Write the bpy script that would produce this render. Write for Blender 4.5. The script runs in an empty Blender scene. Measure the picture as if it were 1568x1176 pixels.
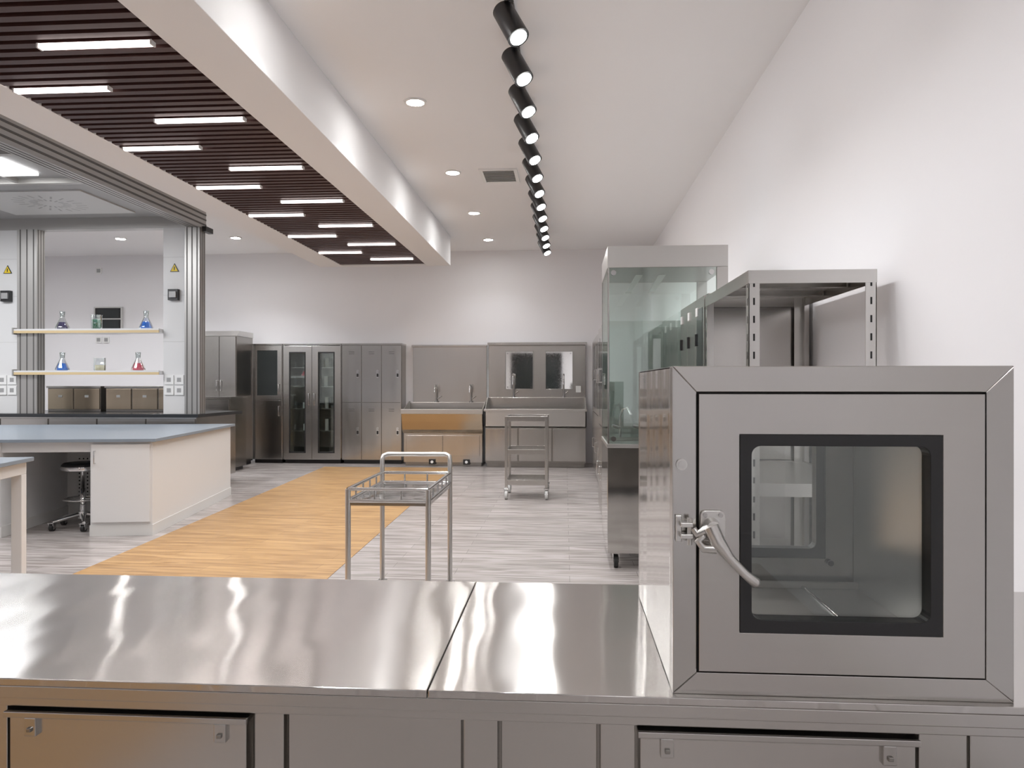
import bpy, bmesh, math, random
from mathutils import Vector, Matrix
random.seed(4)
scene = bpy.context.scene
PI = math.pi

# ------------------------------------------------------------------ materials
def new_mat(name):
    m = bpy.data.materials.new(name); m.use_nodes = True
    nt = m.node_tree
    return m, nt, nt.nodes['Principled BSDF']

def mat_plain(name, col, rough=0.5, metal=0.0, bump=0.0, bscale=60, spec=0.5):
    m, nt, p = new_mat(name)
    p.inputs['Base Color'].default_value = (*col, 1)
    p.inputs['Metallic'].default_value = metal
    p.inputs['Specular IOR Level'].default_value = spec
    tc = nt.nodes.new('ShaderNodeTexCoord')
    n = nt.nodes.new('ShaderNodeTexNoise'); n.inputs['Scale'].default_value = bscale
    nt.links.new(tc.outputs['Object'], n.inputs['Vector'])
    mr = nt.nodes.new('ShaderNodeMapRange')
    mr.inputs['To Min'].default_value = max(0, rough-0.04); mr.inputs['To Max'].default_value = min(1, rough+0.04)
    nt.links.new(n.outputs['Fac'], mr.inputs['Value'])
    nt.links.new(mr.outputs['Result'], p.inputs['Roughness'])
    if bump > 0:
        b = nt.nodes.new('ShaderNodeBump'); b.inputs['Strength'].default_value = bump
        b.inputs['Distance'].default_value = 0.002
        nt.links.new(n.outputs['Fac'], b.inputs['Height'])
        nt.links.new(b.outputs['Normal'], p.inputs['Normal'])
    return m

def mat_steel(name, base=(0.56,0.54,0.51), rough=0.25, wave=(3,3,0.5), wstr=0.25, brush=(1,1,60), aniso=0.0, tangent=None, cvar=0.02, wfreq=1.5, rvar=0.04):
    m, nt, p = new_mat(name)
    p.inputs['Metallic'].default_value = 1
    tc = nt.nodes.new('ShaderNodeTexCoord')
    mp = nt.nodes.new('ShaderNodeMapping'); mp.inputs['Scale'].default_value = brush
    nt.links.new(tc.outputs['Object'], mp.inputs['Vector'])
    n = nt.nodes.new('ShaderNodeTexNoise'); n.inputs['Scale'].default_value = 3; n.inputs['Detail'].default_value = 2
    nt.links.new(mp.outputs['Vector'], n.inputs['Vector'])
    cr = nt.nodes.new('ShaderNodeMix'); cr.data_type = 'RGBA'
    cr.inputs[6].default_value = (*[c*(1-cvar) for c in base], 1)
    cr.inputs[7].default_value = (*[min(1, c*(1+cvar)) for c in base], 1)
    nt.links.new(n.outputs['Fac'], cr.inputs[0])
    nt.links.new(cr.outputs[2], p.inputs['Base Color'])
    mr = nt.nodes.new('ShaderNodeMapRange')
    mr.inputs['To Min'].default_value = rough*(1-rvar); mr.inputs['To Max'].default_value = rough*(1+rvar)
    nt.links.new(n.outputs['Fac'], mr.inputs['Value'])
    nt.links.new(mr.outputs['Result'], p.inputs['Roughness'])
    if wstr > 0:
        mp2 = nt.nodes.new('ShaderNodeMapping'); mp2.inputs['Scale'].default_value = wave
        nt.links.new(tc.outputs['Object'], mp2.inputs['Vector'])
        n2 = nt.nodes.new('ShaderNodeTexNoise'); n2.inputs['Scale'].default_value = wfreq; n2.inputs['Detail'].default_value = 1
        nt.links.new(mp2.outputs['Vector'], n2.inputs['Vector'])
        b = nt.nodes.new('ShaderNodeBump'); b.inputs['Strength'].default_value = wstr; b.inputs['Distance'].default_value = 0.02
        nt.links.new(n2.outputs['Fac'], b.inputs['Height'])
        nt.links.new(b.outputs['Normal'], p.inputs['Normal'])
    if aniso > 0:
        p.inputs['Anisotropic'].default_value = aniso
        c = nt.nodes.new('ShaderNodeCombineXYZ')
        for i in range(3): c.inputs[i].default_value = tangent[i]
        nt.links.new(c.outputs[0], p.inputs['Tangent'])
    return m

def mat_emit(name, col, s, sample='NONE'):
    m, nt, p = new_mat(name)
    p.inputs['Base Color'].default_value = (*col, 1)
    p.inputs['Emission Color'].default_value = (*col, 1)
    p.inputs['Emission Strength'].default_value = s
    m.cycles.emission_sampling = sample
    return m

def mat_glass(name, tint, gl=0.12, rough=0.02):
    m = bpy.data.materials.new(name); m.use_nodes = True
    nt = m.node_tree; nt.nodes.clear()
    o = nt.nodes.new('ShaderNodeOutputMaterial')
    t = nt.nodes.new('ShaderNodeBsdfTransparent'); t.inputs[0].default_value = (*tint, 1)
    g = nt.nodes.new('ShaderNodeBsdfGlossy'); g.inputs['Roughness'].default_value = rough
    g.inputs[0].default_value = (0.9, 0.95, 0.92, 1)
    lw = nt.nodes.new('ShaderNodeLayerWeight'); lw.inputs['Blend'].default_value = 0.25
    ad = nt.nodes.new('ShaderNodeMath'); ad.operation = 'MULTIPLY_ADD'
    ad.inputs[1].default_value = 0.6; ad.inputs[2].default_value = gl
    nt.links.new(lw.outputs['Fresnel'], ad.inputs[0])
    mx = nt.nodes.new('ShaderNodeMixShader')
    nt.links.new(ad.outputs[0], mx.inputs[0])
    nt.links.new(t.outputs[0], mx.inputs[1]); nt.links.new(g.outputs[0], mx.inputs[2])
    nt.links.new(mx.outputs[0], o.inputs[0])
    return m

def mat_planks(name, c1, c2, cm, grain_d, grain_l, rough=0.35, rot=0.0, pw=1.2, ph=0.15):
    m, nt, p = new_mat(name)
    tc = nt.nodes.new('ShaderNodeTexCoord')
    mp = nt.nodes.new('ShaderNodeMapping'); mp.inputs['Rotation'].default_value = (0, 0, rot)
    nt.links.new(tc.outputs['Object'], mp.inputs['Vector'])
    br = nt.nodes.new('ShaderNodeTexBrick')
    br.inputs['Color1'].default_value = (*c1, 1); br.inputs['Color2'].default_value = (*c2, 1)
    br.inputs['Mortar'].default_value = (*cm, 1); br.inputs['Scale'].default_value = 1
    br.inputs['Mortar Size'].default_value = 0.0015; br.inputs['Brick Width'].default_value = pw
    br.inputs['Row Height'].default_value = ph; br.offset = 0.37; br.inputs['Bias'].default_value = 0
    nt.links.new(mp.outputs['Vector'], br.inputs['Vector'])
    m2 = nt.nodes.new('ShaderNodeMapping'); m2.inputs['Scale'].default_value = (1.0, 13, 1)
    nt.links.new(mp.outputs['Vector'], m2.inputs['Vector'])
    n = nt.nodes.new('ShaderNodeTexNoise'); n.inputs['Scale'].default_value = 2.2; n.inputs['Detail'].default_value = 7
    n.inputs['Distortion'].default_value = 0.8
    nt.links.new(m2.outputs['Vector'], n.inputs['Vector'])
    cr = nt.nodes.new('ShaderNodeValToRGB')
    cr.color_ramp.elements[0].position = 0.38; cr.color_ramp.elements[0].color = (*grain_d, 1)
    cr.color_ramp.elements[1].position = 0.60; cr.color_ramp.elements[1].color = (*grain_l, 1)
    nt.links.new(n.outputs['Fac'], cr.inputs[0])
    mx = nt.nodes.new('ShaderNodeMix'); mx.data_type = 'RGBA'; mx.blend_type = 'MULTIPLY'
    mx.inputs[0].default_value = 1
    nt.links.new(br.outputs['Color'], mx.inputs[6]); nt.links.new(cr.outputs[0], mx.inputs[7])
    nt.links.new(mx.outputs[2], p.inputs['Base Color'])
    p.inputs['Roughness'].default_value = rough
    return m

WALL = mat_plain('wall_paint_white', (0.86,0.85,0.87), 0.75, bump=0.08, bscale=90, spec=0.3)
CEIL = mat_plain('ceiling_paint_white', (0.89,0.885,0.895), 0.8, bump=0.05, bscale=60, spec=0.2)
FLOOR = mat_planks('grey_wood_vinyl', (0.44,0.405,0.39), (0.36,0.332,0.32), (0.20,0.18,0.17), (0.60,0.575,0.56), (1.05,1.05,1.05), 0.26)
AISLE = mat_planks('honey_oak_vinyl', (0.44,0.262,0.105), (0.38,0.22,0.085), (0.22,0.125,0.045), (0.66,0.59,0.51), (1.06,1.06,1.06), 0.42, rot=0.06)
STEEL = mat_steel('brushed_steel', (0.50,0.485,0.465), 0.19, wave=(3,3,0.7), wstr=0.25)
STEEL_H = mat_steel('brushed_steel_soft', (0.52,0.50,0.475), 0.24, wave=(3,3,1.2), wstr=0.14)
STEEL_D = mat_steel('brushed_steel_dark', (0.31,0.295,0.275), 0.25, wstr=0.15)
STEEL_B = mat_steel('bright_steel', (0.62,0.61,0.59), 0.31, wstr=0.05)
STEEL_TOP = mat_steel('worktop_steel', (0.57,0.55,0.53), 0.155, wave=(4.5,1.8,1), wstr=0.17, brush=(2,60,2), aniso=0.97, tangent=(0,1,0), cvar=0.015)
STEEL_M = mat_steel('polished_steel', (0.60,0.59,0.57), 0.08, wave=(4,4,0.8), wstr=0.22)
SATIN = mat_steel('satin_nickel', (0.66,0.645,0.62), 0.28, wstr=0.0)
CHROME = mat_steel('chrome', (0.66,0.66,0.66), 0.10, wstr=0.0)
REFL_TINT = mat_steel('warm_reflection_tint', (0.47,0.39,0.29), 0.22, wstr=0.2)  # plain steel with a warm golden reflection put into its base colour
MIRROR = mat_plain('mirror_glass', (0.9,0.9,0.88), 0.04, 1.0)
BLACK = mat_plain('black_metal', (0.009,0.009,0.010), 0.4)
RUBBER = mat_plain('black_rubber', (0.012,0.012,0.012), 0.65)
DGLASS = mat_plain('dark_glass', (0.025,0.03,0.03), 0.08)
GAP = mat_plain('dark_gap', (0.008,0.008,0.008), 0.8)
SLAT = mat_plain('dark_walnut_slat', (0.055,0.022,0.019), 0.5, bump=0.1)
SLATBACK = mat_plain('slat_recess_black', (0.006,0.005,0.005), 0.9)
LAM = mat_plain('white_laminate', (0.70,0.70,0.70), 0.4)
LAMS = mat_plain('cream_panel', (0.64,0.635,0.62), 0.5)
BTOP = mat_plain('blue_grey_benchtop', (0.20,0.24,0.285), 0.3)
BLKTOP = mat_plain('black_epoxy_top', (0.02,0.022,0.025), 0.2)
ALU = mat_plain('anodised_aluminium', (0.46,0.45,0.435), 0.35, 0.7)
ALUD = mat_plain('aluminium_groove', (0.12,0.115,0.11), 0.5, 0.4)
GREYP = mat_plain('grey_panel', (0.36,0.36,0.36), 0.45, 0.2)
LGREYP = mat_plain('light_grey_plastic', (0.58,0.58,0.57), 0.4)
WPLAST = mat_plain('white_plastic', (0.83,0.83,0.82), 0.35)
YELLOW = mat_plain('warning_yellow', (0.85,0.60,0.01), 0.5)
OAKEDGE = mat_plain('oak_edge', (0.66,0.50,0.27), 0.5)
GLASS = mat_glass('clear_glass', (0.945,0.955,0.95), 0.06)
GLASSG = mat_glass('green_tinted_glass', (0.925,0.968,0.953), 0.13)
LABGL = mat_glass('labware_glass', (0.90,0.92,0.93), 0.15)
LIQ = {k: mat_plain('liquid_'+k, c, 0.15) for k, c in dict(blue=(0.01,0.16,0.68), green=(0.005,0.09,0.04), red=(0.70,0.05,0.11), dark=(0.04,0.03,0.09), amber=(0.70,0.64,0.42)).items()}
E_STRIP = mat_emit('led_diffuser_warm', (1.0,0.86,0.83), 4)
E_DOWN = mat_emit('downlight_diffuser', (1.0,0.985,0.96), 120, 'AUTO')
E_SPOT = mat_emit('spot_lens', (1.0,0.985,0.96), 60, 'AUTO')
E_PANEL = mat_emit('panel_diffuser', (1.0,1.0,1.0), 3)
E_TUBE = mat_plain('lamp_cover_white', (0.9,0.92,0.9), 0.3)

# ------------------------------------------------------------------ builder
class B:
    def __init__(s, name, M=None):
        s.name = name; s.v = []; s.f = []; s.m = []; s.sm = []; s.mats = []; s.M = M
    def mi(s, mat):
        if mat not in s.mats: s.mats.append(mat)
        return s.mats.index(mat)
    def add(s, vs, fs, mat, smooth=False):
        o = len(s.v); i = s.mi(mat)
        for p in vs:
            p = Vector(p)
            s.v.append(s.M @ p if s.M else p)
        for f in fs:
            s.f.append([o+k for k in f]); s.m.append(i); s.sm.append(smooth)
    def box(s, x0, x1, y0, y1, z0, z1, mat):
        vs = [(x0,y0,z0),(x1,y0,z0),(x1,y1,z0),(x0,y1,z0),(x0,y0,z1),(x1,y0,z1),(x1,y1,z1),(x0,y1,z1)]
        s.add(vs, [(0,3,2,1),(4,5,6,7),(0,1,5,4),(1,2,6,5),(2,3,7,6),(3,0,4,7)], mat)
    def prism(s, poly, ax, a0, a1, mat):
        def P(p, a):
            if ax == 'x': return (a, p[0], p[1])
            if ax == 'y': return (p[0], a, p[1])
            return (p[0], p[1], a)
        n = len(poly)
        vs = [P(p, a0) for p in poly] + [P(p, a1) for p in poly]
        fs = [tuple(range(n)), tuple(range(2*n-1, n-1, -1))]
        fs += [(i, i+n, (i+1) % n+n, (i+1) % n) for i in range(n)]
        s.add(vs, fs, mat)
    def tube(s, pts, r, mat, seg=10):
        pts = [Vector(p) for p in pts]
        rs = r if isinstance(r, (list, tuple)) else [r]*len(pts)
        n = len(pts); vs = []; fs = []
        up = None
        for i, p in enumerate(pts):
            if i == 0: d = pts[1]-pts[0]
            elif i == n-1: d = pts[-1]-pts[-2]
            else: d = (pts[i]-pts[i-1]).normalized() + (pts[i+1]-pts[i]).normalized()
            d.normalize()
            if up is None:
                up = d.orthogonal().normalized()
            up = (up - d*up.dot(d))
            if up.length < 1e-4: up = d.orthogonal()
            up.normalize()
            q = d.cross(up)
            for j in range(seg):
                a = 2*PI*j/seg
                vs.append(p + (up*math.cos(a)+q*math.sin(a))*rs[i])
        for i in range(n-1):
            for j in range(seg):
                fs.append((i*seg+j, i*seg+(j+1) % seg, (i+1)*seg+(j+1) % seg, (i+1)*seg+j))
        s.add(vs, fs, mat, True)
        s.add([vs[j] for j in range(seg)], [tuple(range(seg))[::-1]], mat)
        s.add([vs[(n-1)*seg+j] for j in range(seg)], [tuple(range(seg))], mat)
    def lathe(s, prof, c, mat, seg=20, cap=True):
        vs = []; fs = []; n = len(prof)
        for r, z in prof:
            for j in range(seg):
                a = 2*PI*j/seg
                vs.append((c[0]+r*math.cos(a), c[1]+r*math.sin(a), c[2]+z))
        for i in range(n-1):
            for j in range(seg):
                fs.append((i*seg+j, i*seg+(j+1) % seg, (i+1)*seg+(j+1) % seg, (i+1)*seg+j))
        s.add(vs, fs, mat, True)
        if cap:
            s.add([vs[j] for j in range(seg)], [tuple(range(seg))[::-1]], mat)
            s.add([vs[(n-1)*seg+j] for j in range(seg)], [tuple(range(seg))], mat)
    def ring(s, outer, inner, a0, a1, mat, ax='y'):
        n = len(outer)
        def P(p, a):
            if ax == 'x': return (a, p[0], p[1])
            if ax == 'y': return (p[0], a, p[1])
            return (p[0], p[1], a)
        vs = [P(p, a0) for p in outer]+[P(p, a0) for p in inner]+[P(p, a1) for p in outer]+[P(p, a1) for p in inner]
        fs = []
        for i in range(n):
            j = (i+1) % n
            fs += [(i, j, n+j, n+i), (2*n+i, 3*n+i, 3*n+j, 2*n+j), (i, 2*n+i, 2*n+j, j), (n+i, n+j, 3*n+j, 3*n+i)]
        s.add(vs, fs, mat)
    def rframe(s, x0, x1, z0, z1, bw, a0, a1, mat, r_out=0.0, r_in=0.0, ax='y'):
        s.ring(rrect(x0, x1, z0, z1, r_out), rrect(x0+bw, x1-bw, z0+bw, z1-bw, r_in), a0, a1, mat, ax)
    def build(s, bevel=0.0, parent=None, seg=2):
        xs = [p.x for p in s.v]; ys = [p.y for p in s.v]; zs = [p.z for p in s.v]
        o = Vector(((min(xs)+max(xs))/2, (min(ys)+max(ys))/2, min(zs)))
        me = bpy.data.meshes.new(s.name)
        me.from_pydata([p-o for p in s.v], [], s.f)
        for m in s.mats: me.materials.append(m)
        me.polygons.foreach_set('material_index', s.m)
        me.polygons.foreach_set('use_smooth', s.sm)
        me.update()
        bm = bmesh.new(); bm.from_mesh(me)
        bmesh.ops.recalc_face_normals(bm, faces=bm.faces)
        bm.to_mesh(me); bm.free()
        ob = bpy.data.objects.new(s.name, me)
        scene.collection.objects.link(ob); ob.location = o
        if bevel > 0:
            md = ob.modifiers.new('bevel', 'BEVEL'); md.width = bevel; md.segments = seg
            md.limit_method = 'ANGLE'; md.angle_limit = math.radians(50)
        return ob

def rrect(x0, x1, z0, z1, r, n=5):
    r = max(r, 1e-5); out = []
    for cx, cz, a0 in ((x1-r, z1-r, 0), (x0+r, z1-r, PI/2), (x0+r, z0+r, PI), (x1-r, z0+r, 3*PI/2)):
        for i in range(n+1):
            a = a0+PI/2*i/n
            out.append((cx+r*math.cos(a), cz+r*math.sin(a)))
    return out

def add_light(name, kind, loc, power, parent=None, size=0.1, size_y=None, direction=(0,0,-1), col=(0.955,0.97,1.0), spot=80, spread=None):
    l = bpy.data.lights.new(name, kind); l.energy = power; l.color = col
    if kind == 'AREA':
        if size_y: l.shape = 'RECTANGLE'; l.size = size; l.size_y = size_y
        else: l.shape = 'DISK'; l.size = size
        if spread: l.spread = math.radians(spread)
    if kind == 'SPOT':
        l.spot_size = math.radians(spot); l.spot_blend = 0.9; l.shadow_soft_size = size
    o = bpy.data.objects.new(name, l); scene.collection.objects.link(o)
    q = Vector(direction).to_track_quat('-Z', 'Y')
    if parent:
        o.parent = parent; o.location = Vector(loc)-parent.location
    else: o.location = loc
    o.rotation_euler = q.to_euler()
    return o

def caster(b, x, y, r=0.04, z=0.0, mat=None):
    mat = mat or RUBBER
    b.tube([(x-0.014, y, z+r), (x+0.014, y, z+r)], r, mat, 16)
    b.tube([(x-0.016, y, z+r), (x+0.016, y, z+r)], r*0.5, CHROME, 12)
    b.box(x-0.022, x-0.017, y-r*0.6, y+r*0.6, z+r*0.8, z+2.2*r, CHROME)
    b.box(x+0.017, x+0.022, y-r*0.6, y+r*0.6, z+r*0.8, z+2.2*r, CHROME)
    b.box(x-0.026, x+0.026, y-0.026, y+0.026, z+2.2*r, z+2.4*r, CHROME)

# ------------------------------------------------------------------ room
XL, XR, YF, YB, ZC = -10.0, 1.35, -3.0, 11.9, 3.37
def slab(name, x0, x1, y0, y1, z0, z1, mat):
    b = B(name); b.box(x0, x1, y0, y1, z0, z1, mat); return b.build()
slab('floor', XL-0.2, XR+0.2, YF-0.2, YB+0.2, -0.1, 0, FLOOR)
slab('ceiling', XL-0.2, XR+0.2, YF-0.2, YB+0.2, ZC, ZC+0.1, CEIL)
slab('wall_right', XR, XR+0.2, YF, YB, 0, ZC, WALL)
slab('wall_left', XL-0.2, XL, YF, YB, 0, ZC, WALL)
slab('wall_back', XL, XR, YB, YB+0.2, 0, ZC, WALL)
slab('wall_front', XL, XR, YF-0.2, YF, 0, ZC, WALL)
b = B('floor_aisle_strip')
b.prism([(-2.75,-2.9),(-1.35,-2.9),(-1.66,11.1),(-3.62,11.1)], 'z', 0.0, 0.003, AISLE)
b.build()
b = B('added_unseen_door')  # unseen door added behind the camera, gives mirrors and steel something dark to reflect
b.rframe(-1.9, -0.1, 0.0, 2.35, 0.06, YF, YF+0.06, BLACK)
for xa, xb in ((-1.84, -1.005), (-0.995, -0.16)):
    b.rframe(xa, xb, 0.06, 2.29, 0.07, YF+0.005, YF+0.05, BLACK)
    b.box(xa+0.07, xb-0.07, YF+0.02, YF+0.03, 0.13, 2.22, DGLASS)
for xx in (-1.06, -0.94): b.tube([(xx, YF+0.05, 0.9), (xx, YF+0.10, 0.9), (xx, YF+0.10, 1.3), (xx, YF+0.05, 1.3)], 0.012, CHROME, 8)
b.build(0.003)

b = B('ceiling_bulkhead')
b.box(-1.98, -1.64, YF+0.01, 10.7, 2.95, ZC, CEIL)
b.box(-3.55, -3.2, YF+0.01, 10.7, 2.95, ZC, CEIL)
b.box(-3.2, -1.98, 10.6, 10.7, 2.95, ZC, CEIL)
b.build(0.004)
b = B('slatted_ceiling_panel')
b.box(-3.2, -1.98, YF+0.02, 10.6, 3.06, 3.08, SLATBACK)
y = YF+0.05
while y < 10.55:
    b.box(-3.2, -1.98, y, y+0.05, 2.955, 3.06, SLAT); y += 0.0895
b.build()

for k in range(-11, 13):
    yy = 3.6+0.5375*k
    if yy < YF+0.2: continue
    x0, x1 = ((-2.63, -2.05) if k % 2 == 0 else (-3.17, -2.61))
    b = B('linear_led_light')
    b.box(x0, x1, yy-0.018, yy+0.018, 2.935, 2.955, E_STRIP)
    b.box(x0-0.01, x0, yy-0.020, yy+0.020, 2.933, 2.957, WPLAST)
    b.box(x1, x1+0.01, yy-0.020, yy+0.020, 2.933, 2.957, WPLAST)
    o = b.build()
    if k >= -3:
        add_light('led_lamp', 'AREA', ((x0+x1)/2, yy, 2.93), 4.5, o, 0.55, 0.035, col=(1,0.95,0.925), spread=140)

def downlight(x, y, p=10, lamp=True):
    b = B('recessed_downlight')
    b.ring([(x+0.085*math.cos(a*PI/12), y+0.085*math.sin(a*PI/12)) for a in range(24)],
           [(x+0.066*math.cos(a*PI/12), y+0.066*math.sin(a*PI/12)) for a in range(24)], ZC-0.012, ZC, WPLAST, 'z')
    b.tube([(x, y, ZC-0.006), (x, y, ZC)], 0.064, E_DOWN, 24)
    o = b.build()
    if lamp: add_light('downlight_lamp', 'AREA', (x, y, ZC-0.015), p, o, 0.12, spread=115)
for y in (-1.6, 0.2, 2.0, 3.78, 5.57, 7.45, 9.23, 10.95):
    downlight(-1.12, y, p=(4 if y > 10 else 9), lamp=(y > 1 or y < -1))
for x, y in ((-4.75, 10.55), (-6.45, 10.5), (-5.35, 9.1), (-8.2, 10.4), (-6.0, 1.6), (-4.3, -1.6), (0.4, -1.6)):  # last two are unseen, added behind the camera to brighten the pass box front
    downlight(x, y, 12)

# AC vent
b = B('ceiling_air_vent')
b.rframe(-0.85, -0.47, 7.35, 7.85, 0.035, ZC-0.015, ZC, WPLAST, ax='z')
b.box(-0.815, -0.505, 7.385, 7.815, ZC-0.003, ZC, GREYP)
for i in range(9):
    yy = 7.40+i*0.048
    b.prism([(yy, ZC-0.014), (yy+0.028, ZC-0.004), (yy+0.031, ZC-0.006), (yy+0.003, ZC-0.016)], 'x', -0.815, -0.505, WPLAST)
b.build()

# track spots
b = B('lighting_track')
b.box(-0.318, -0.282, 1.5, 10.6, ZC-0.035, ZC, BLACK)
b.build(0.002)
dr = Vector((0.42, -0.30, -0.85)).normalized()
for i in range(16):
    yy = 2.35+0.545*i
    b = B('track_spotlight')
    c = Vector((-0.29, yy, ZC-0.20))
    b.box(-0.325, -0.275, yy-0.05, yy+0.05, ZC-0.065, ZC-0.037, BLACK)
    b.tube([(-0.30, yy, ZC-0.06), (-0.30, yy, ZC-0.15), c], 0.009, BLACK, 8)
    p0 = c-dr*0.11; p1 = c+dr*0.11
    b.tube([p0, p0+dr*0.01, p1], [0.050, 0.058, 0.060], BLACK, 24)
    b.tube([p1, p1+dr*0.004], [0.045, 0.045], E_SPOT, 20)
    o = b.build()
    add_light('spot_lamp', 'SPOT', p1+dr*0.02, 16, o, 0.04, direction=dr, spot=95)

# ------------------------------------------------------------------ foreground stainless counter
ZT = 0.78
b = B('stainless_worktop_counter')
b.box(-2.6, -0.2115, 1.14, 1.775, ZT-0.012, ZT, STEEL_TOP)
b.box(-0.2095, 1.30, 1.14, 1.775, ZT-0.012, ZT, STEEL_TOP)
b.box(-2.6, 1.30, 1.14, 1.158, ZT-0.032, ZT-0.012, STEEL_H)
b.box(-2.6, 1.30, 1.76, 1.775, ZT-0.03, ZT-0.012, STEEL_H)
b.box(-2.58, 1.28, 1.19, 1.75, 0.10, ZT-0.012, STEEL_D)
b.box(-2.55, 1.25, 1.23, 1.73, 0.0, 0.10, BLACK)
for x0, x1 in ((-0.495, -0.447), (-0.158, -0.105), (0.055, 0.108), (0.53, 0.60), (-0.99,-0.91), (-1.45,-1.40),(-2.58,-2.5)):
    b.box(x0, x1, 1.168, 1.19, 0.10, ZT-0.032, STEEL_H)
b.box(-2.58, 1.28, 1.162, 1.19, ZT-0.054, ZT-0.032, STEEL_H)
for x0, x1 in ((-0.90, -0.505), (0.115, 0.522), (-1.39,-1.0)):
    b.box(x0, x1, 1.160, 1.19, 0.40, ZT-0.066, STEEL_H)
    b.box(x0-0.004, x1+0.004, 1.150, 1.186, ZT-0.068, ZT-0.058, STEEL)
    for xx in (x0+0.04, x1-0.04):
        b.box(xx-0.010, xx+0.010, 1.152, 1.162, ZT-0.098, ZT-0.068, STEEL)
        b.box(xx-0.004, xx+0.004, 1.148, 1.153, ZT-0.090, ZT-0.083, STEEL_D)
    b.box(x0, x1, 1.160, 1.19, 0.12, 0.39, STEEL_H)
for x0, x1 in ((-0.445, -0.160), (-0.103, 0.053), (0.605, 1.27)):
    b.box(x0+0.003, x1-0.003, 1.176, 1.19, 0.12, ZT-0.057, STEEL_H)
b.build(0.0015)

# ------------------------------------------------------------------ pass box
b = B('stainless_pass_box')
x0, x1, z0, z1, yf, yb = 0.163, 0.660, ZT, ZT+0.497, 1.155, 1.68
ix0, ix1, iz0, iz1 = 0.199, 0.620, 0.813, 1.238
def mitre(b, ya, yb_):
    O = [(x0, z0), (x1, z0), (x1, z1), (x0, z1)]; I = [(ix0, iz0), (ix1, iz0), (ix1, iz1), (ix0, iz1)]
    for i in range(4):
        j = (i+1) % 4
        b.prism([O[i], O[j], I[j], I[i]], 'y', ya, yb_, STEEL_H if i % 2 == 0 else STEEL)
mitre(b, yf, yf+0.03); mitre(b, yb-0.03, yb)
b.box(x0, x0+0.004, yf+0.03, yb-0.03, z0, z1, STEEL_M)
b.box(x1-0.004, x1, yf+0.03, yb-0.03, z0, z1, STEEL)
b.box(x0, x1, yf+0.03, yb-0.03, z1-0.004, z1, STEEL)
b.box(x0, x1, yf+0.03, yb-0.03, z0, z0+0.004, STEEL)
b.box(ix0+0.002, ix0+0.006, yf+0.03, yb-0.03, iz0, iz1, STEEL_B)
b.box(ix1-0.006, ix1-0.002, yf+0.03, yb-0.03, iz0, iz1, STEEL_B)
b.box(ix0, ix1, yf+0.03, yb-0.03, iz1-0.006, iz1-0.002, STEEL_B)
b.box(ix0, ix1, yf+0.03, yb-0.03, iz0+0.002, iz0+0.006, STEEL_B)
wx0, wx1, wz0, wz1 = 0.2625, 0.557, 0.876, 1.174
for (ya, yc, s) in ((yf-0.004, yf+0.028, -1), (yb-0.028, yb+0.004, 1)):
    b.ring(rrect(ix0+0.003, ix1-0.003, iz0+0.003, iz1-0.003, 0.0), rrect(wx0, wx1, wz0, wz1, 0.0), ya, yc, STEEL_H)
    b.ring(rrect(ix0-0.001, ix1+0.001, iz0-0.001, iz1+0.001, 0), rrect(ix0+0.008, ix1-0.008, iz0+0.008, iz1-0.008, 0), (ya+yc)/2-0.004, (ya+yc)/2+0.004, RUBBER)
    b.ring(rrect(wx0, wx1, wz0, wz1, 0.002), rrect(0.280, 0.539, 0.896, 1.157, 0.014), ya-0.001 if s < 0 else ya+0.004, yc-0.004 if s < 0 else yc+0.001, BLACK)
    b.box(0.279, 0.540, (ya+yc)/2-0.002, (ya+yc)/2+0.002, 0.895, 1.158, GLASS)
b.box(ix0+0.006, ix1-0.006, yb-0.06, yb-0.052, iz0+0.006, iz0+0.02, STEEL_B)
b.tube([(0.50, 1.20, 0.822), (0.50, 1.62, 0.822)], 0.004, CHROME, 8)
b.tube([(0.565, 1.648, 0.868), (0.565, 1.641, 0.868)], 0.006, BLACK, 12)
b.tube([(0.1765, yf, 1.128), (0.1765, yf-0.004, 1.128)], 0.0085, SATIN, 20)
b.tube([(0.1765, yf-0.003, 1.128), (0.1765, yf-0.006, 1.128)], 0.0055, STEEL_B, 16)
b.box(0.167, 0.176, yf-0.008, yf, 1.012, 1.052, SATIN)
b.box(0.172, 0.190, yf-0.026, yf-0.004, 1.020, 1.027, SATIN)
b.box(0.172, 0.190, yf-0.026, yf-0.004, 1.037, 1.044, SATIN)
b.tube([(0.186, yf-0.018, 1.010), (0.186, yf-0.018, 1.050)], 0.004, SATIN, 10)
b.prism(rrect(0.203, 0.240, 1.014, 1.060, 0.008), 'y', yf-0.010, yf-0.004, SATIN)
for dx, dz in ((0.210, 1.053), (0.233, 1.053), (0.233, 1.022)):
    b.tube([(dx, yf-0.009, dz), (dx, yf-0.012, dz)], 0.0035, STEEL, 10)
b.tube([(0.219, yf-0.008, 1.037), (0.219, yf-0.034, 1.037)], [0.013, 0.011], SATIN, 16)
b.tube([(0.219, yf-0.028, 1.037), (0.205, yf-0.030, 1.034), (0.195, yf-0.028, 1.028), (0.190, yf-0.026, 1.036)], [0.009, 0.007, 0.006, 0.005], SATIN, 12)
b.tube([(0.205, yf-0.030, 1.026), (0.196, yf-0.030, 1.018), (0.205, yf-0.032, 1.008), (0.222, yf-0.034, 1.008)], [0.005, 0.006, 0.007, 0.008], SATIN, 12)
b.tube([(0.214, yf-0.032, 1.040), (0.224, yf-0.036, 1.018), (0.240, yf-0.040, 0.996), (0.262, yf-0.042, 0.973), (0.277, yf-0.043, 0.961), (0.280, yf-0.043, 0.958)],
       [0.012, 0.011, 0.0065, 0.0065, 0.008, 0.004], SATIN, 14)
b.build(0.0012)

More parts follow.
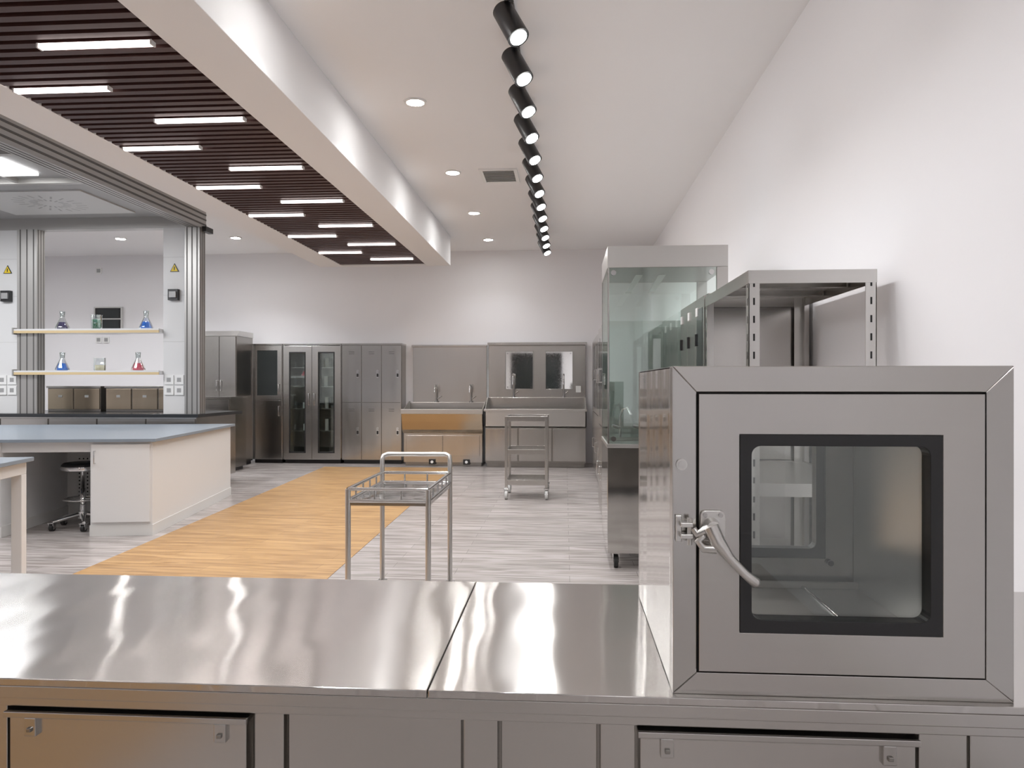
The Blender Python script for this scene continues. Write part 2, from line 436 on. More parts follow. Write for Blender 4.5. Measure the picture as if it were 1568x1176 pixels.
# ------------------------------------------------------------------ slotted rack
b = B('stainless_storage_rack')
rx0, rx1, ry0, ry1, rz = 0.766, 1.285, 3.2, 4.17, 1.725
for px, sx in ((rx0, 1), (rx1, -1)):
    for py, sy in ((ry0, 1), (ry1, -1)):
        b.box(min(px, px+sx*0.045), max(px, px+sx*0.045), min(py, py+sy*0.004), max(py, py+sy*0.004), 0, rz, STEEL_B)
        b.box(min(px, px+sx*0.004), max(px, px+sx*0.004), min(py, py+sy*0.045), max(py, py+sy*0.045), 0, rz, STEEL_H)
        for k in range(22):
            zz = 0.08+k*0.075
            xa = px+sx*0.022
            b.box(xa-0.004, xa+0.004, min(py-sy*0.0008, py), max(py-sy*0.0008, py), zz, zz+0.03, GAP)
            ya = py+sy*0.022
            b.box(min(px-sx*0.0008, px), max(px-sx*0.0008, px), ya-0.004, ya+0.004, zz, zz+0.03, GAP)
for zz in (0.25, 0.78, 1.67):
    b.box(rx0+0.005, rx1-0.005, ry0+0.005, ry1-0.005, zz+0.045, zz+0.049, STEEL_B)
    b.box(rx0, rx1, ry0-0.002, ry0+0.002, zz, zz+0.055, STEEL_B)
    b.box(rx0, rx1, ry1-0.002, ry1+0.002, zz, zz+0.055, STEEL_H)
    b.box(rx0-0.002, rx0+0.002, ry0, ry1, zz, zz+0.055, STEEL_H)
    b.box(rx1-0.002, rx1+0.002, ry0, ry1, zz, zz+0.055, STEEL_H)
    for q in (0.33, 0.66):
        yy = ry0+(ry1-ry0)*q
        b.box(rx0+0.01, rx1-0.01, yy-0.015, yy+0.015, zz+0.02, zz+0.045, STEEL_D)
b.build(0.001)

# ------------------------------------------------------------------ right wall cabinet block with small doors
b = B('stainless_locker_bank')
lx, ly0, ly1, lz = 0.767, 4.2, 5.07, 1.75
b.box(lx+0.02, 1.33, ly0, ly1, 0.0, lz, STEEL)
n = 3
for i in range(n):
    ya = ly0+0.01+i*(ly1-ly0-0.02)/n; yb2 = ya+(ly1-ly0-0.02)/n-0.008
    for za, zb in ((0.10, 0.60), (0.61, 1.15), (1.16, 1.74)):
        b.box(lx, lx+0.02, ya, yb2, za, zb, STEEL_H)
        if i == 0:
            b.box(lx-0.002, lx, ya+0.05, yb2-0.05, za+0.08, zb-0.06, DGLASS)
        b.box(lx-0.010, lx, yb2-0.05, yb2-0.025, (za+zb)/2+0.02, (za+zb)/2+0.09, BLACK)
        b.box(lx-0.006, lx, yb2-0.09, yb2-0.03, zb-0.10, zb-0.05, WPLAST)
b.build(0.002)

# ------------------------------------------------------------------ tall glass cabinet on casters
b = B('glass_enclosure_cabinet')
gx0, gx1, gy0, gy1 = 0.287, 1.087, 5.1, 5.88
for cx in (gx0+0.06, gx1-0.06):
    for cy in (gy0+0.06, gy1-0.06): caster(b, cx, cy, 0.045)
b.box(gx0, gx1, gy0, gy1, 0.108, 0.82, STEEL_M)
b.box(gx0-0.004, gx1+0.004, gy0-0.004, gy1+0.004, 0.82, 0.845, STEEL_B)
b.box(gx0, gx1, gy0, gy1, 2.035, 2.18, STEEL_B)
for px in (gx0, gx1-0.035):
    for py in (gy0, gy1-0.035):
        if px == gx0: b.box(px, px+0.012, py+ (0.0 if py == gy0 else 0.023), py+(0.012 if py == gy0 else 0.035), 0.845, 2.035, STEEL)
        else: b.box(px-0.04, px+0.035, py, py+0.03, 0.845, 2.035, STEEL)
b.box(gx0+0.012, gx1-0.075, gy0+0.002, gy0+0.008, 0.845, 2.035, GLASSG)
b.box(gx0+0.002, gx0+0.008, gy0+0.012, gy1-0.02, 0.845, 2.035, GLASSG)
b.box(gx0+0.012, gx1-0.075, gy1-0.008, gy1-0.002, 0.845, 2.035, GLASSG)
for xx in (0.50, 0.66):
    b.prism([(xx-0.07, 1.90), (xx-0.03, 1.90), (xx+0.05, 2.02), (xx+0.0, 2.02)], 'y', gy0+0.25, gy0+0.33, E_TUBE)
for zz in (2.0, 0.88):
    for xx in (gx0+0.04, gx1-0.11):
        b.tube([(xx, gy0-0.006, zz), (xx, gy0+0.01, zz)], 0.018, CHROME, 14)
for xx in (0.40, 0.55, 0.70):
    b.tube([(xx, gy0+0.4, 0.845), (xx, gy0+0.4, 1.02), (xx+0.02, gy0+0.38, 1.07), (xx+0.05, gy0+0.33, 1.08), (xx+0.07, gy0+0.30, 1.03)], 0.010, CHROME, 8)
    b.tube([(xx, gy0+0.4, 0.93), (xx-0.06, gy0+0.38, 0.95)], 0.012, CHROME, 8)
b.box(gx0+0.02, gx1-0.08, gy0+0.3, gy0+0.7, 0.845, 0.87, STEEL)
b.build(0.002)

def side_cabinet(name, x0, x1, y0, y1, z1, n, dark=False):
    b = B(name)
    b.box(x0+0.02, x1, y0, y1, 0.06, z1, STEEL_B if not dark else STEEL)
    b.box(x0+0.05, x1, y0+0.02, y1-0.02, 0, 0.06, BLACK)
    w = (y1-y0)/n
    for i in range(n):
        ya, yc = y0+i*w+0.004, y0+(i+1)*w-0.004
        for za, zb in ((0.07, 0.86), (0.87, z1-0.02)):
            b.box(x0, x0+0.02, ya, yc, za, zb, STEEL_H)
            if za > 0.5:
                b.box(x0-0.002, x0, ya+0.07, yc-0.07, za+0.07, zb-0.1, DGLASS)
            b.tube([(x0-0.001, ya+0.03, (za+zb)/2-0.06), (x0-0.03, ya+0.03, (za+zb)/2-0.06), (x0-0.03, ya+0.03, (za+zb)/2+0.06), (x0-0.001, ya+0.03, (za+zb)/2+0.06)], 0.005, CHROME, 8)
    b.build(0.002)
side_cabinet('stainless_reagent_cabinet', 0.33, 1.30, 6.6, 7.5, 1.80, 2)
side_cabinet('stainless_wall_cabinet', 0.40, 1.33, 7.6, 11.0, 1.88, 4, True)

# ------------------------------------------------------------------ back row
def hbar(b, x, y, z0, z1, r=0.006, out=0.03):
    b.tube([(x, y, z0), (x, y-out, z0), (x, y-out, z1), (x, y, z1)], r, CHROME, 8)

b = B('tall_stainless_cabinet')
b.box(-5.42, -4.9, 10.92, 11.5, 0.05, 1.97, STEEL_D)
b.box(-5.40, -4.92, 10.97, 11.48, 0, 0.05, BLACK)
b.prism([(10.90, 1.97), (11.5, 1.97), (11.5, 2.05), (11.0, 2.05)], 'x', -5.43, -4.89, STEEL_B)
for x0, x1 in ((-5.41, -5.165), (-5.155, -4.91)):
    b.box(x0, x1, 10.90, 10.92, 0.07, 1.96, STEEL_H)
hbar(b, -5.19, 10.90, 1.15, 1.3); hbar(b, -5.13, 10.90, 1.15, 1.3)
b.build(0.003)
b = B('low_stainless_cabinet')
b.box(-5.6, -4.72, 10.3, 10.85, 0.05, 1.04, STEEL_D)
b.box(-5.62, -4.70, 10.27, 10.86, 1.04, 1.07, STEEL)
b.box(-5.57, -4.75, 10.33, 10.8, 0, 0.05, BLACK)
for x0, x1 in ((-5.59, -5.165), (-5.155, -4.73)):
    b.box(x0, x1, 10.28, 10.30, 0.07, 1.03, STEEL)
hbar(b, -5.20, 10.28, 0.9, 0.98); hbar(b, -5.12, 10.28, 0.9, 0.98)
b.build(0.003)

YC = 11.55
b = B('stainless_storage_cabinet')
x0, x1 = -4.93, -4.445
b.box(x0, x1, YC+0.02, 11.88, 0.06, 1.86, STEEL)
b.box(x0-0.005, x1+0.002, YC-0.005, 11.88, 1.86, 1.885, STEEL)
b.box(x0+0.02, x1-0.02, YC+0.06, 11.85, 0, 0.06, BLACK)
b.box(x0+0.008, x1-0.008, YC, YC+0.02, 0.07, 0.99, STEEL)
b.rframe(x0+0.008, x1-0.008, 1.0, 1.85, 0.07, YC, YC+0.02, STEEL_H)
b.box(x0+0.07, x1-0.07, YC+0.006, YC+0.012, 1.06, 1.79, DGLASS)
hbar(b, x1-0.05, YC, 0.75, 0.9); hbar(b, x1-0.05, YC, 1.1, 1.25)
b.build(0.003)

b = B('glass_door_cabinet')
x0, x1 = -4.435, -3.50
b.box(x0, x0+0.02, YC+0.02, 11.88, 0.06, 1.86, STEEL); b.box(x1-0.02, x1, YC+0.02, 11.88, 0.06, 1.86, STEEL)
b.box(x0, x1, 11.86, 11.88, 0.06, 1.86, STEEL_D); b.box(x0, x1, YC+0.02, 11.88, 0.06, 0.09, STEEL)
b.box(x0-0.002, x1+0.002, YC-0.005, 11.88, 1.86, 1.885, STEEL)
b.box(x0+0.02, x1-0.02, YC+0.06, 11.85, 0, 0.06, BLACK)
xm = (x0+x1)/2
for xa, xb in ((x0+0.006, xm-0.003), (xm+0.003, x1-0.006)):
    b.rframe(xa, xb, 0.07, 1.85, 0.10, YC, YC+0.02, STEEL_H)
    b.rframe(xa+0.095, xb-0.095, 0.165, 1.755, 0.02, YC-0.003, YC+0.012, BLACK)
    b.box(xa+0.11, xb-0.11, YC+0.006, YC+0.012, 0.18, 1.74, GLASSG)
for zz in (0.5, 0.85, 1.2, 1.5):
    b.box(x0+0.02, x1-0.02, YC+0.06, 11.86, zz, zz+0.015, STEEL)
    for k in range(5):
        xx = x0+0.14+k*0.165+random.uniform(-.02, .02); h = random.uniform(.08, .2)
        b.tube([(xx, YC+0.18, zz+0.015), (xx, YC+0.18, zz+0.015+h)], 0.03, LGREYP if k % 2 else LABGL, 10)
hbar(b, xm-0.045, YC, 0.92, 1.10); hbar(b, xm+0.045, YC, 0.92, 1.10)
b.build(0.003)

b = B('stainless_locker')
x0, x1 = -3.49, -2.54
b.box(x0, x1, YC+0.02, 11.88, 0.06, 1.86, STEEL_D)
b.box(x0-0.002, x1+0.005, YC-0.005, 11.88, 1.86, 1.885, STEEL)
b.box(x0+0.02, x1-0.02, YC+0.06, 11.85, 0, 0.06, BLACK)
w = (x1-x0)/3
for i in range(3):
    for za, zb in ((0.07, 0.955), (0.965, 1.85)):
        xa, xb = x0+i*w+0.005, x0+(i+1)*w-0.005
        b.box(xa, xb, YC, YC+0.02, za, zb, STEEL)
        xh = xb-0.055; zh = (za+zb)/2
        b.prism(rrect(xh-0.022, xh+0.022, zh-0.065, zh+0.065, 0.02), 'y', YC-0.006, YC, CHROME)
        b.box(xh-0.014, xh+0.014, YC-0.012, YC-0.005, zh-0.045, zh+0.005, BLACK)
        b.tube([(xh, YC-0.004, zh+0.03), (xh, YC-0.018, zh+0.03)], 0.014, CHROME, 10)
        for k in range(2):
            b.box(xa+0.11, xb-0.11, YC-0.001, YC, zb-0.10-k*0.03, zb-0.095-k*0.03, GAP)
b.build(0.003)

def faucet(b, x, y, z, h, reach=0.16, r=0.011):
    b.tube([(x, y, z), (x, y, z+0.02)], 0.028, CHROME, 14)
    pts = [(x, y, z), (x, y, z+h*0.7)]
    for i in range(1, 8):
        a = PI*i/8
        pts.append((x, y-reach/2+reach/2*math.cos(a), z+h*0.7+h*0.3*math.sin(a)))
    pts.append((x, y-reach, z+h*0.55))
    b.tube(pts, r, CHROME, 10)
    b.tube([(x+0.02, y, z+0.06), (x+0.07, y-0.01, z+0.10)], 0.007, CHROME, 8)

def basin(b, x0, x1, y0, y1, z0, z1, mat, t=0.02):
    b.box(x0, x1, y0, y0+t, z0, z1, mat); b.box(x0, x1, y1-t, y1, z0, z1, mat)
    b.box(x0, x0+t, y0, y1, z0, z1, mat); b.box(x1-t, x1, y0, y1, z0, z1, mat)
    b.box(x0, x1, y0, y1, z0, z0+t, mat)

b = B('hand_wash_sink')
x0, x1 = -2.46, -1.235
b.box(x0+0.05, x1, 11.82, 11.88, 0.9, 1.84, STEEL_H)
b.box(x0+0.03, x1+0.01, 11.80, 11.88, 1.84, 1.87, STEEL)
basin(b, x0, x1, 11.22, 11.80, 0.62, 0.84, STEEL_B)
b.box(x0, x1, 11.74, 11.82, 0.84, 0.96, STEEL_H)
for xa in (x0, x1-0.015):
    b.prism([(11.22, 0.84), (11.78, 0.84), (11.78, 0.98), (11.70, 0.98)], 'x', xa, xa+0.015, STEEL_B)
b.prism([(11.16, 0.80), (11.16, 0.87), (11.24, 0.87), (11.24, 0.80)], 'x', x0-0.01, x1+0.01, STEEL_B)
b.prism([(11.17, 0.80), (11.20, 0.68), (11.24, 0.56), (11.30, 0.50), (11.34, 0.50), (11.34, 0.80)], 'x', x0, x1, REFL_TINT)  # steel apron, its golden reflection painted in as colour
b.box(x0+0.01, x1-0.01, 11.30, 11.80, 0.06, 0.60, STEEL)
xm = (x0+x1)/2
for xa, xb in ((x0+0.05, xm-0.005), (xm+0.005, x1-0.05)):
    b.box(xa, xb, 11.285, 11.30, 0.16, 0.47, STEEL)
for xx in (x0+0.45, x1-0.25):
    b.box(xx-0.05, xx+0.05, 11.27, 11.30, 0.03, 0.11, BLACK)
    b.tube([(xx, 11.271, 0.07), (xx, 11.262, 0.07)], 0.022, WPLAST, 10)
b.box(x0+0.03, x1-0.03, 11.33, 11.75, 0, 0.06, STEEL_D)
faucet(b, -2.03, 11.77, 0.96, 0.28); faucet(b, -1.48, 11.77, 0.96, 0.28)
b.build(0.003)

b = B('surgical_scrub_sink')
x0, x1 = -1.20, 0.32
b.box(x0, x1, 11.80, 11.88, 0.9, 1.86, STEEL_H)
b.box(x0-0.01, x1+0.02, 11.70, 11.88, 1.86, 1.90, STEEL)
for xa, xb in ((-0.93, -0.50), (-0.30, 0.12)):
    b.rframe(xa-0.01, xb+0.01, 1.16, 1.77, 0.012, 11.790, 11.80, STEEL)
    b.box(xa, xb, 11.794, 11.80, 1.17, 1.76, MIRROR)
    for xs in (xa+0.03, xb-0.03):
        for zs in (1.2, 1.73): b.tube([(xs, 11.795, zs), (xs, 11.785, zs)], 0.012, CHROME, 10)
b.box(0.17, 0.25, 11.792, 11.80, 1.12, 1.22, WPLAST)
basin(b, x0, x1, 11.18, 11.76, 0.60, 0.86, STEEL_B)
b.box(x0-0.01, x1+0.01, 11.16, 11.21, 0.84, 0.875, STEEL_B)
b.box(x0, x1, 11.70, 11.80, 0.86, 1.04, STEEL_H)
for xa in (x0, x1-0.015):
    b.prism([(11.20, 0.86), (11.72, 0.86), (11.72, 1.04), (11.55, 1.04)], 'x', xa, xa+0.015, STEEL_B)
b.box(x0+0.01, x1-0.01, 11.20, 11.76, 0.07, 0.60, STEEL_D)
w = (x1-x0)/3
for i in range(3):
    b.box(x0+i*w+0.012, x0+(i+1)*w-0.012, 11.185, 11.20, 0.10, 0.585, STEEL if i != 1 else STEEL_H)
    b.tube([(x0+(i+0.5)*w, 11.184, 0.54), (x0+(i+0.5)*w, 11.16, 0.54)], 0.012, CHROME, 10)
b.box(x0+0.03, x1-0.03, 11.25, 11.7, 0, 0.07, STEEL_D)
faucet(b, -0.80, 11.74, 1.04, 0.36, 0.2, 0.015); faucet(b, -0.02, 11.74, 1.04, 0.36, 0.2, 0.015)
b.build(0.003)

# ------------------------------------------------------------------ trolleys
b = B('stainless_instrument_trolley')
tx0, tx1, ty0, ty1 = -1.103, -0.69, 3.76, 4.48
for x in (tx0, tx1):
    for y in (ty0, ty1):
        b.tube([(x, y, 0.06), (x, y, 0.715)], 0.014, STEEL_B, 12); caster(b, x, y, 0.027)
for z, rr in ((0.715, 0.009), (0.655, 0.011)):
    b.tube([(tx0, ty0, z), (tx1, ty0, z)], rr, CHROME, 10); b.tube([(tx0, ty1, z), (tx1, ty1, z)], rr, CHROME, 10)
    b.tube([(tx0, ty0, z), (tx0, ty1, z)], rr, CHROME, 10); b.tube([(tx1, ty0, z), (tx1, ty1, z)], rr, CHROME, 10)
for k in range(1, 3):
    xx = tx0+(tx1-tx0)*k/3
    for y in (ty0, ty1): b.tube([(xx, y, 0.655), (xx, y, 0.715)], 0.005, CHROME, 8)
for k in range(1, 5):
    yy = ty0+(ty1-ty0)*k/5
    for x in (tx0, tx1): b.tube([(x, yy, 0.655), (x, yy, 0.715)], 0.005, CHROME, 8)
b.box(tx0+0.005, tx1-0.005, ty0+0.005, ty1-0.005, 0.652, 0.656, STEEL_M)
b.box(tx0-0.006, tx1+0.006, ty0-0.006, ty0+0.006, 0.632, 0.660, STEEL_M)
b.box(tx0-0.006, tx0+0.006, ty0, ty1, 0.632, 0.660, STEEL_M); b.box(tx1-0.006, tx1+0.006, ty0, ty1, 0.632, 0.660, STEEL_M)
b.box(tx0, tx1, ty0, ty1-0.25, 0.068, 0.074, STEEL_M)
b.tube([(tx0, ty1, 0.071), (tx0, ty0, 0.071)], 0.006, CHROME, 8); b.tube([(tx1, ty1, 0.071), (tx1, ty0, 0.071)], 0.006, CHROME, 8)
b.tube([(tx0, ty1, 0.71), (tx0, ty1, 0.79), (tx0+0.005, ty1+0.01, 0.815), (tx0+0.03, ty1+0.02, 0.825), (tx1-0.03, ty1+0.02, 0.825), (tx1-0.005, ty1+0.01, 0.815), (tx1, ty1, 0.79), (tx1, ty1, 0.71)], 0.014, STEEL_B, 12)
b.build()

b = B('three_tier_trolley')
tx0, tx1, ty0, ty1 = -0.635, -0.20, 8.12, 8.62
for x in (tx0, tx1):
    for y in (ty0, ty1):
        b.box(x-0.015, x+0.015, y-0.015, y+0.015, 0.13, 0.90, STEEL_H); caster(b, x, y, 0.05, mat=LGREYP)
for z in (0.17, 0.50, 0.86):
    b.box(tx0, tx1, ty0, ty1, z, z+0.006, STEEL_H)
    for (xa, xb, ya, yc) in ((tx0, tx1, ty0-0.006, ty0+0.006), (tx0, tx1, ty1-0.006, ty1+0.006), (tx0-0.006, tx0+0.006, ty0, ty1), (tx1-0.006, tx1+0.006, ty0, ty1)):
        b.box(xa, xb, ya, yc, z-0.015, z+0.04, STEEL_H)
b.build(0.002)

# ------------------------------------------------------------------ lab island bench (left)
def frame_M(x, y, deg): return Matrix.Translation((x, y, 0)) @ Matrix.Rotation(math.radians(deg), 4, 'Z')
b = B('white_lab_island_bench', frame_M(-3.40, 5.98, 9))
L = 2.25
b.box(-3.0, 0.04, -0.04, L+0.04, 0.775, 0.80, BTOP)
b.box(-0.49, 0, 0.0, L, 0.09, 0.775, LAM)
b.box(-0.495, 0.006, -0.006, L+0.006, 0.0, 0.09, LAMS)
b.box(-0.475, -0.015, -0.018, 0.0, 0.115, 0.755, LAM)
hbar(b, -0.445, -0.018, 0.60, 0.70, 0.005, 0.025)
b.box(-3.0, -1.19, 0.0, L, 0.09, 0.775, LAM)
b.box(-3.0, -1.18, -0.006, L+0.006, 0, 0.09, LAMS)
for xa in (-1.66, -2.14, -2.62):
    b.box(xa, xa+0.455, -0.018, 0, 0.115, 0.755, LAM); hbar(b, xa+0.42, -0.018, 0.60, 0.70, 0.005, 0.025)
b.box(-1.19, -0.49, 1.08, 1.11, 0.0, 0.775, LAMS)
b.box(-1.19, -0.49, 0.02, 0.05, 0.69, 0.775, LAM)
b.box(-1.10, -0.58, 1.07, 1.08, 0.16, 0.56, LGREYP)
for i in range(14):
    for j in range(11):
        xx, zz = -1.08+i*0.037, 0.18+j*0.035
        b.box(xx, xx+0.013, 1.068, 1.07, zz, zz+0.013, GAP)
b.build(0.003)

b = B('lab_stool')
sx, sy = -4.20, 6.28
b.lathe([(0.0, 0.50), (0.14, 0.50), (0.165, 0.515), (0.165, 0.55), (0.15, 0.565), (0.0, 0.565)], (sx, sy, 0), BLACK, 24, False)
b.lathe([(0.168, 0.505), (0.172, 0.515), (0.172, 0.535), (0.168, 0.54)], (sx, sy, 0), CHROME, 24, False)
b.tube([(sx, sy, 0.10), (sx, sy, 0.34), (sx, sy, 0.342), (sx, sy, 0.50)], [0.026, 0.026, 0.016, 0.016], CHROME, 14)
b.tube([(sx, sy, 0.08), (sx, sy, 0.14)], 0.04, CHROME, 14)
for k in range(5):
    a = 2*PI*k/5+0.3
    ex, ey = sx+0.24*math.cos(a), sy+0.24*math.sin(a)
    b.tube([(sx, sy, 0.12), (ex, ey, 0.075)], [0.02, 0.013], CHROME, 10); caster(b, ex, ey, 0.03)
ringp = [(sx+0.15*math.cos(2*PI*k/24), sy+0.15*math.sin(2*PI*k/24), 0.25) for k in range(25)]
b.tube(ringp, 0.008, CHROME, 8)
for k in range(3):
    a = 2*PI*k/3
    b.tube([(sx, sy, 0.25), (sx+0.15*math.cos(a), sy+0.15*math.sin(a), 0.25)], 0.006, CHROME, 8)
b.build()

b = B('white_lab_table', frame_M(-3.27, 4.42, 12))
b.box(-2.2, 0.0, -1.5, 0.0, 0.775, 0.80, BTOP)
b.box(-2.17, -0.03, -1.47, -0.03, 0.70, 0.775, LAM)
for x in (-2.16, -0.09):
    for y in (-1.46, -0.09): b.box(x, x+0.06, y, y+0.06, 0, 0.70, LAM)
b.build(0.003)

# ------------------------------------------------------------------ rear service bench + aluminium structure
b = B('black_top_service_bench')
b.box(-8.6, -4.24, 8.42, 9.62, 0.86, 0.90, BLKTOP)
b.box(-8.55, -4.30, 8.50, 9.55, 0.09, 0.86, STEEL)
b.box(-8.5, -4.35, 8.55, 9.5, 0, 0.09, BLACK)
for k in range(7):
    xa = -8.5+k*0.6
    b.box(xa+0.01, xa+0.59, 8.48, 8.50, 0.12, 0.84, STEEL_H); hbar(b, xa+0.54, 8.48, 0.6, 0.74)
b.build(0.003)

b = B('aluminium_service_gantry')
Z0 = 0.90
def post(b, x0, x1, y0, y1, z0, z1):
    b.box(x0, x1, y0, y1, z0, z1, ALU)
    n = 3
    for k in range(n):
        xx = x0+(k+0.5)*(x1-x0)/n
        b.box(xx-0.008, xx+0.008, y0-0.001, y0, z0, z1, ALUD)
        yy = y0+(k+0.5)*(y1-y0)/n
        b.box(x1, x1+0.001, yy-0.006, yy+0.006, z0, z1, ALUD)
post(b, -4.474, -4.29, 8.56, 8.70, Z0, 3.10)
post(b, -6.55, -6.30, 8.56, 8.70, Z0, 3.10)
post(b, -8.56, -8.38, 8.56, 8.70, Z0, 3.10)
post(b, -4.44, -4.29, 2.8, 2.94, 0, 3.10); post(b, -8.56, -8.42, 2.8, 2.94, 0, 3.10)
for xa, xb in ((-4.754, -4.474), (-6.84, -6.55)):
    b.box(xa, xb, 8.60, 8.72, Z0, 3.10, LAM)
    for zz in (1.30, 1.75, 2.3, 2.75):
        b.box(xa, xb, 8.598, 8.60, zz, zz+0.006, LGREYP)
    xc = (xa+xb)/2
    b.prism([(xc-0.055, 2.58), (xc+0.055, 2.58), (xc, 2.68)], 'y', 8.592, 8.60, BLACK)
    b.prism([(xc-0.043, 2.587), (xc+0.043, 2.587), (xc, 2.666)], 'y', 8.590, 8.593, YELLOW)
    b.box(xc-0.006, xc+0.006, 8.588, 8.591, 2.60, 2.64, BLACK)
    b.box(xc-0.06, xc+0.06, 8.55, 8.60, 2.24, 2.37, BLACK)
    b.box(xc-0.035, xc+0.045, 8.53, 8.55, 2.27, 2.34, GREYP)
    for i in range(2):
        for j in range(2):
            xs, zs = xc-0.12+i*0.125, 1.12+j*0.125
            b.box(xs, xs+0.11, 8.585, 8.60, zs, zs+0.11, WPLAST)
            b.box(xs+0.03, xs+0.08, 8.583, 8.585, zs+0.03, zs+0.08, GREYP)
for zz in (1.86, 1.365):
    b.box(-6.55, -4.76, 8.52, 8.80, zz, zz+0.04, LAM)
    b.box(-6.55, -4.76, 8.505, 8.52, zz-0.005, zz+0.025, OAKEDGE)
    b.box(-6.55, -4.76, 8.505, 8.52, zz+0.025, zz+0.045, LAM)
    b.box(-6.57, -6.55, 8.50, 8.80, zz-0.02, zz+0.06, ALU)
for (xa, xb, ya, yc) in ((-4.44, -4.29, 2.8, 8.72), (-8.56, -8.42, 2.8, 8.72), (-8.42, -4.44, 2.8, 2.94), (-8.42, -4.44, 8.60, 8.72)):
    b.box(xa, xb, ya, yc, 3.10, 3.32, ALU)
for zz in (3.14, 3.20, 3.26):
    b.box(-4.4455, -4.44, 2.95, 8.60, zz, zz+0.015, ALUD); b.box(-4.29, -4.285, 2.8, 8.72, zz, zz+0.018, ALUD)
for k in range(3):
    xx = -4.42+k*0.045
    b.box(xx, xx+0.012, 2.95, 8.6, 3.098, 3.10, ALUD)
b.box(-4.30, -4.24, 8.62, 8.80, 3.06, 3.12, BLACK)
b.box(-8.42, -4.44, 2.94, 8.60, 3.24, 3.26, GREYP)
for yy in (3.9, 5.2, 6.05, 6.95):
    b.box(-8.42, -4.44, yy-0.03, yy+0.03, 3.19, 3.24, ALU)
for xx in (-7.3, -6.3, -5.3):
    b.box(xx-0.02, xx+0.02, 2.94, 6.98, 3.20, 3.24, ALU)
# flat slotted exhaust panel with radial slots
cx, cy = -5.62, 7.85
b.box(-6.4, -4.95, 7.35, 8.35, 3.225, 3.24, LGREYP)
for k in range(20):
    a = 2*PI*k/20
    for r0, r1 in ((0.12, 0.20), (0.25, 0.36)):
        c_, s_ = math.cos(a), math.sin(a); w = 0.010
        vs = [(cx+r0*c_-w*s_, cy+r0*s_+w*c_, 3.2245), (cx+r0*c_+w*s_, cy+r0*s_-w*c_, 3.2245), (cx+r1*c_+w*s_, cy+r1*s_-w*c_, 3.2245), (cx+r1*c_-w*s_, cy+r1*s_+w*c_, 3.2245)]
        b.add(vs, [(0, 1, 2, 3)], GREYP)
b.box(-7.9, -4.95, 6.25, 6.75, 3.215, 3.235, E_PANEL)
b.box(-7.9, -4.95, 4.3, 4.8, 3.215, 3.235, E_PANEL)
o = b.build(0.002)
add_light('panel_lamp', 'AREA', (-6.4, 6.5, 3.20), 55, o, 2.8, 0.45)
add_light('panel_lamp', 'AREA', (-6.4, 4.55, 3.20), 55, o, 2.8, 0.45)

# glassware
def flask(x, z, liq, s=1.0):
    b = B('erlenmeyer_flask')
    y = 8.66
    prof = [(0.062, 0), (0.068, 0.008), (0.062, 0.03), (0.024, 0.115), (0.020, 0.13), (0.020, 0.175), (0.025, 0.18)]
    b.lathe([(r*s, zz*s) for r, zz in prof], (x, y, z), LABGL, 20, False)
    b.lathe([(0.001, 0.003), (0.060*s, 0.004), (0.064*s, 0.010*s), (0.058*s, 0.032*s), (0.040*s, 0.075*s), (0.001, 0.075*s)], (x, y, z), LIQ[liq], 20, False)
    b.lathe([(0.0205*s, 0.13*s), (0.026*s, 0.18*s), (0.022*s, 0.185*s)], (x, y, z), LABGL, 16, False)
    b.build()
flask(-6.05, 1.905, 'dark', 1.2); flask(-5.00, 1.905, 'blue', 1.2)
flask(-6.05, 1.41, 'blue', 1.2); flask(-5.10, 1.41, 'red', 1.2)
def beaker(x, z, liq, name, h=0.15, r=0.055, f=0.5):
    b = B(name)
    b.lathe([(r, 0), (r, h), (r+0.006, h+0.004)], (x, 8.66, z), LABGL, 20, False)
    b.lathe([(0.001, 0.003), (r-0.004, 0.004), (r-0.004, h*f), (0.001, h*f)], (x, 8.66, z), LIQ[liq], 20, False)
    b.build()
beaker(-5.62, 1.905, 'green', 'reagent_bottle', 0.17, 0.06, 0.7)
beaker(-5.58, 1.41, 'amber', 'glass_beaker', 0.15, 0.065, 0.45)

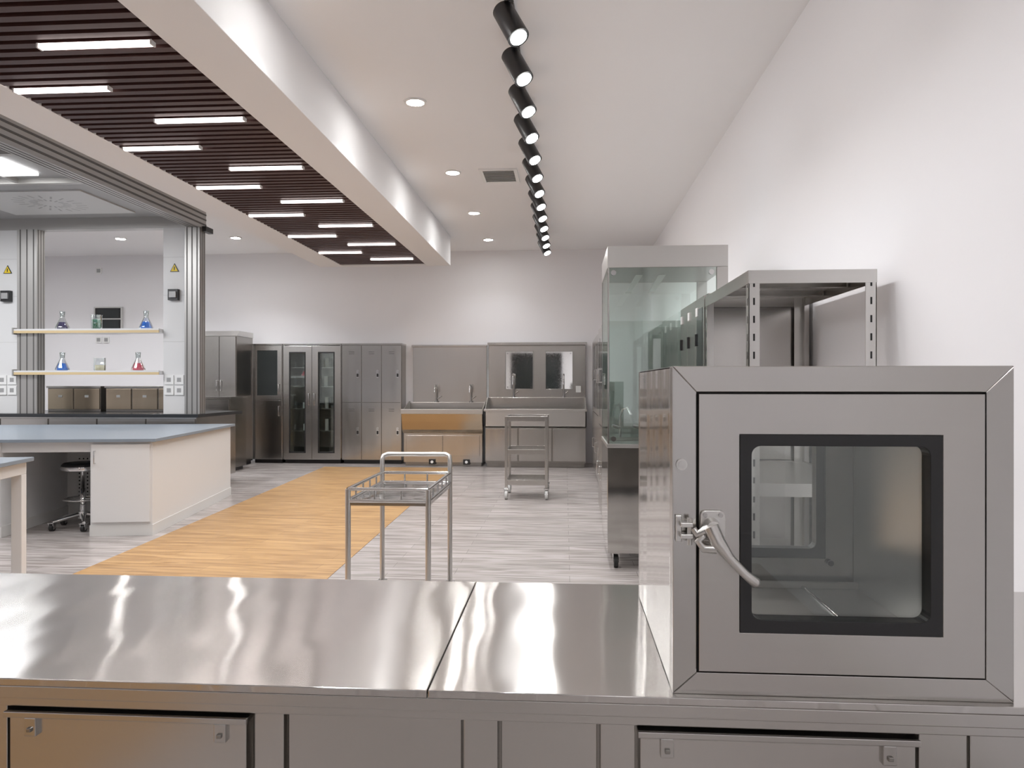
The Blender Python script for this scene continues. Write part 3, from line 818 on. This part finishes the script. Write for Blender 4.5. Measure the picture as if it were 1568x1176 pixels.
for xa, xb in ((-6.55, -5.85), (-5.78, -4.75)):
    b = B('countertop_steel_case')
    b.box(xa, xb, 9.1, 9.5, 0.90, 1.20, STEEL_D)
    b.box(xa-0.01, xb+0.01, 9.08, 9.51, 1.20, 1.225, STEEL)
    n = 2 if xb-xa < 0.8 else 3
    w = (xb-xa)/n
    for k in range(n):
        b.box(xa+k*w+0.01, xa+(k+1)*w-0.01, 9.085, 9.10, 0.93, 1.19, REFL_TINT)  # steel fronts coloured brown-gold for the wood they reflect
        b.box(xa+(k+0.5)*w-0.025, xa+(k+0.5)*w+0.025, 9.078, 9.085, 1.08, 1.11, WPLAST)
    b.build(0.003)

# back wall fittings
b = B('wall_display_panel')
b.box(-7.72, -7.28, 11.86, 11.90, 2.13, 2.50, BLACK)
b.box(-7.69, -7.31, 11.855, 11.86, 2.34, 2.48, DGLASS); b.box(-7.69, -7.31, 11.855, 11.86, 2.15, 2.30, DGLASS)
b.rframe(-7.74, -7.26, 2.11, 2.52, 0.02, 11.85, 11.90, LGREYP)
b.box(-7.72, -7.28, 11.85, 11.86, 2.31, 2.33, LGREYP)
b.build(0.003)
def wall_plate(name, x, z):
    b = B(name)
    b.prism(rrect(x-0.05, x+0.05, z-0.05, z+0.05, 0.008), 'y', 11.885, 11.90, WPLAST)
    b.box(x-0.03, x+0.03, 11.882, 11.885, z-0.03, z+0.03, GREYP)
    b.build()
wall_plate('light_switch', -7.68, 3.12); wall_plate('power_outlet', -7.68, 1.98); wall_plate('power_outlet', -7.55, 1.98)

# ------------------------------------------------------------------ world, camera
w = bpy.data.worlds.new('world'); scene.world = w; w.use_nodes = True
w.node_tree.nodes['Background'].inputs[0].default_value = (0.8, 0.82, 0.85, 1)
w.node_tree.nodes['Background'].inputs[1].default_value = 0.3
cam = bpy.data.cameras.new('camera'); co = bpy.data.objects.new('camera', cam)
scene.collection.objects.link(co); scene.camera = co
co.location = (0, 0, 1.25); co.rotation_euler = (math.radians(90), 0, math.radians(4.03))
cam.sensor_width = 36; cam.lens = 26.4; cam.clip_start = 0.05
scene.view_settings.view_transform = 'Standard'
scene.view_settings.look = 'None'
scene.view_settings.exposure = 0.5
scene.view_settings.gamma = 1.08
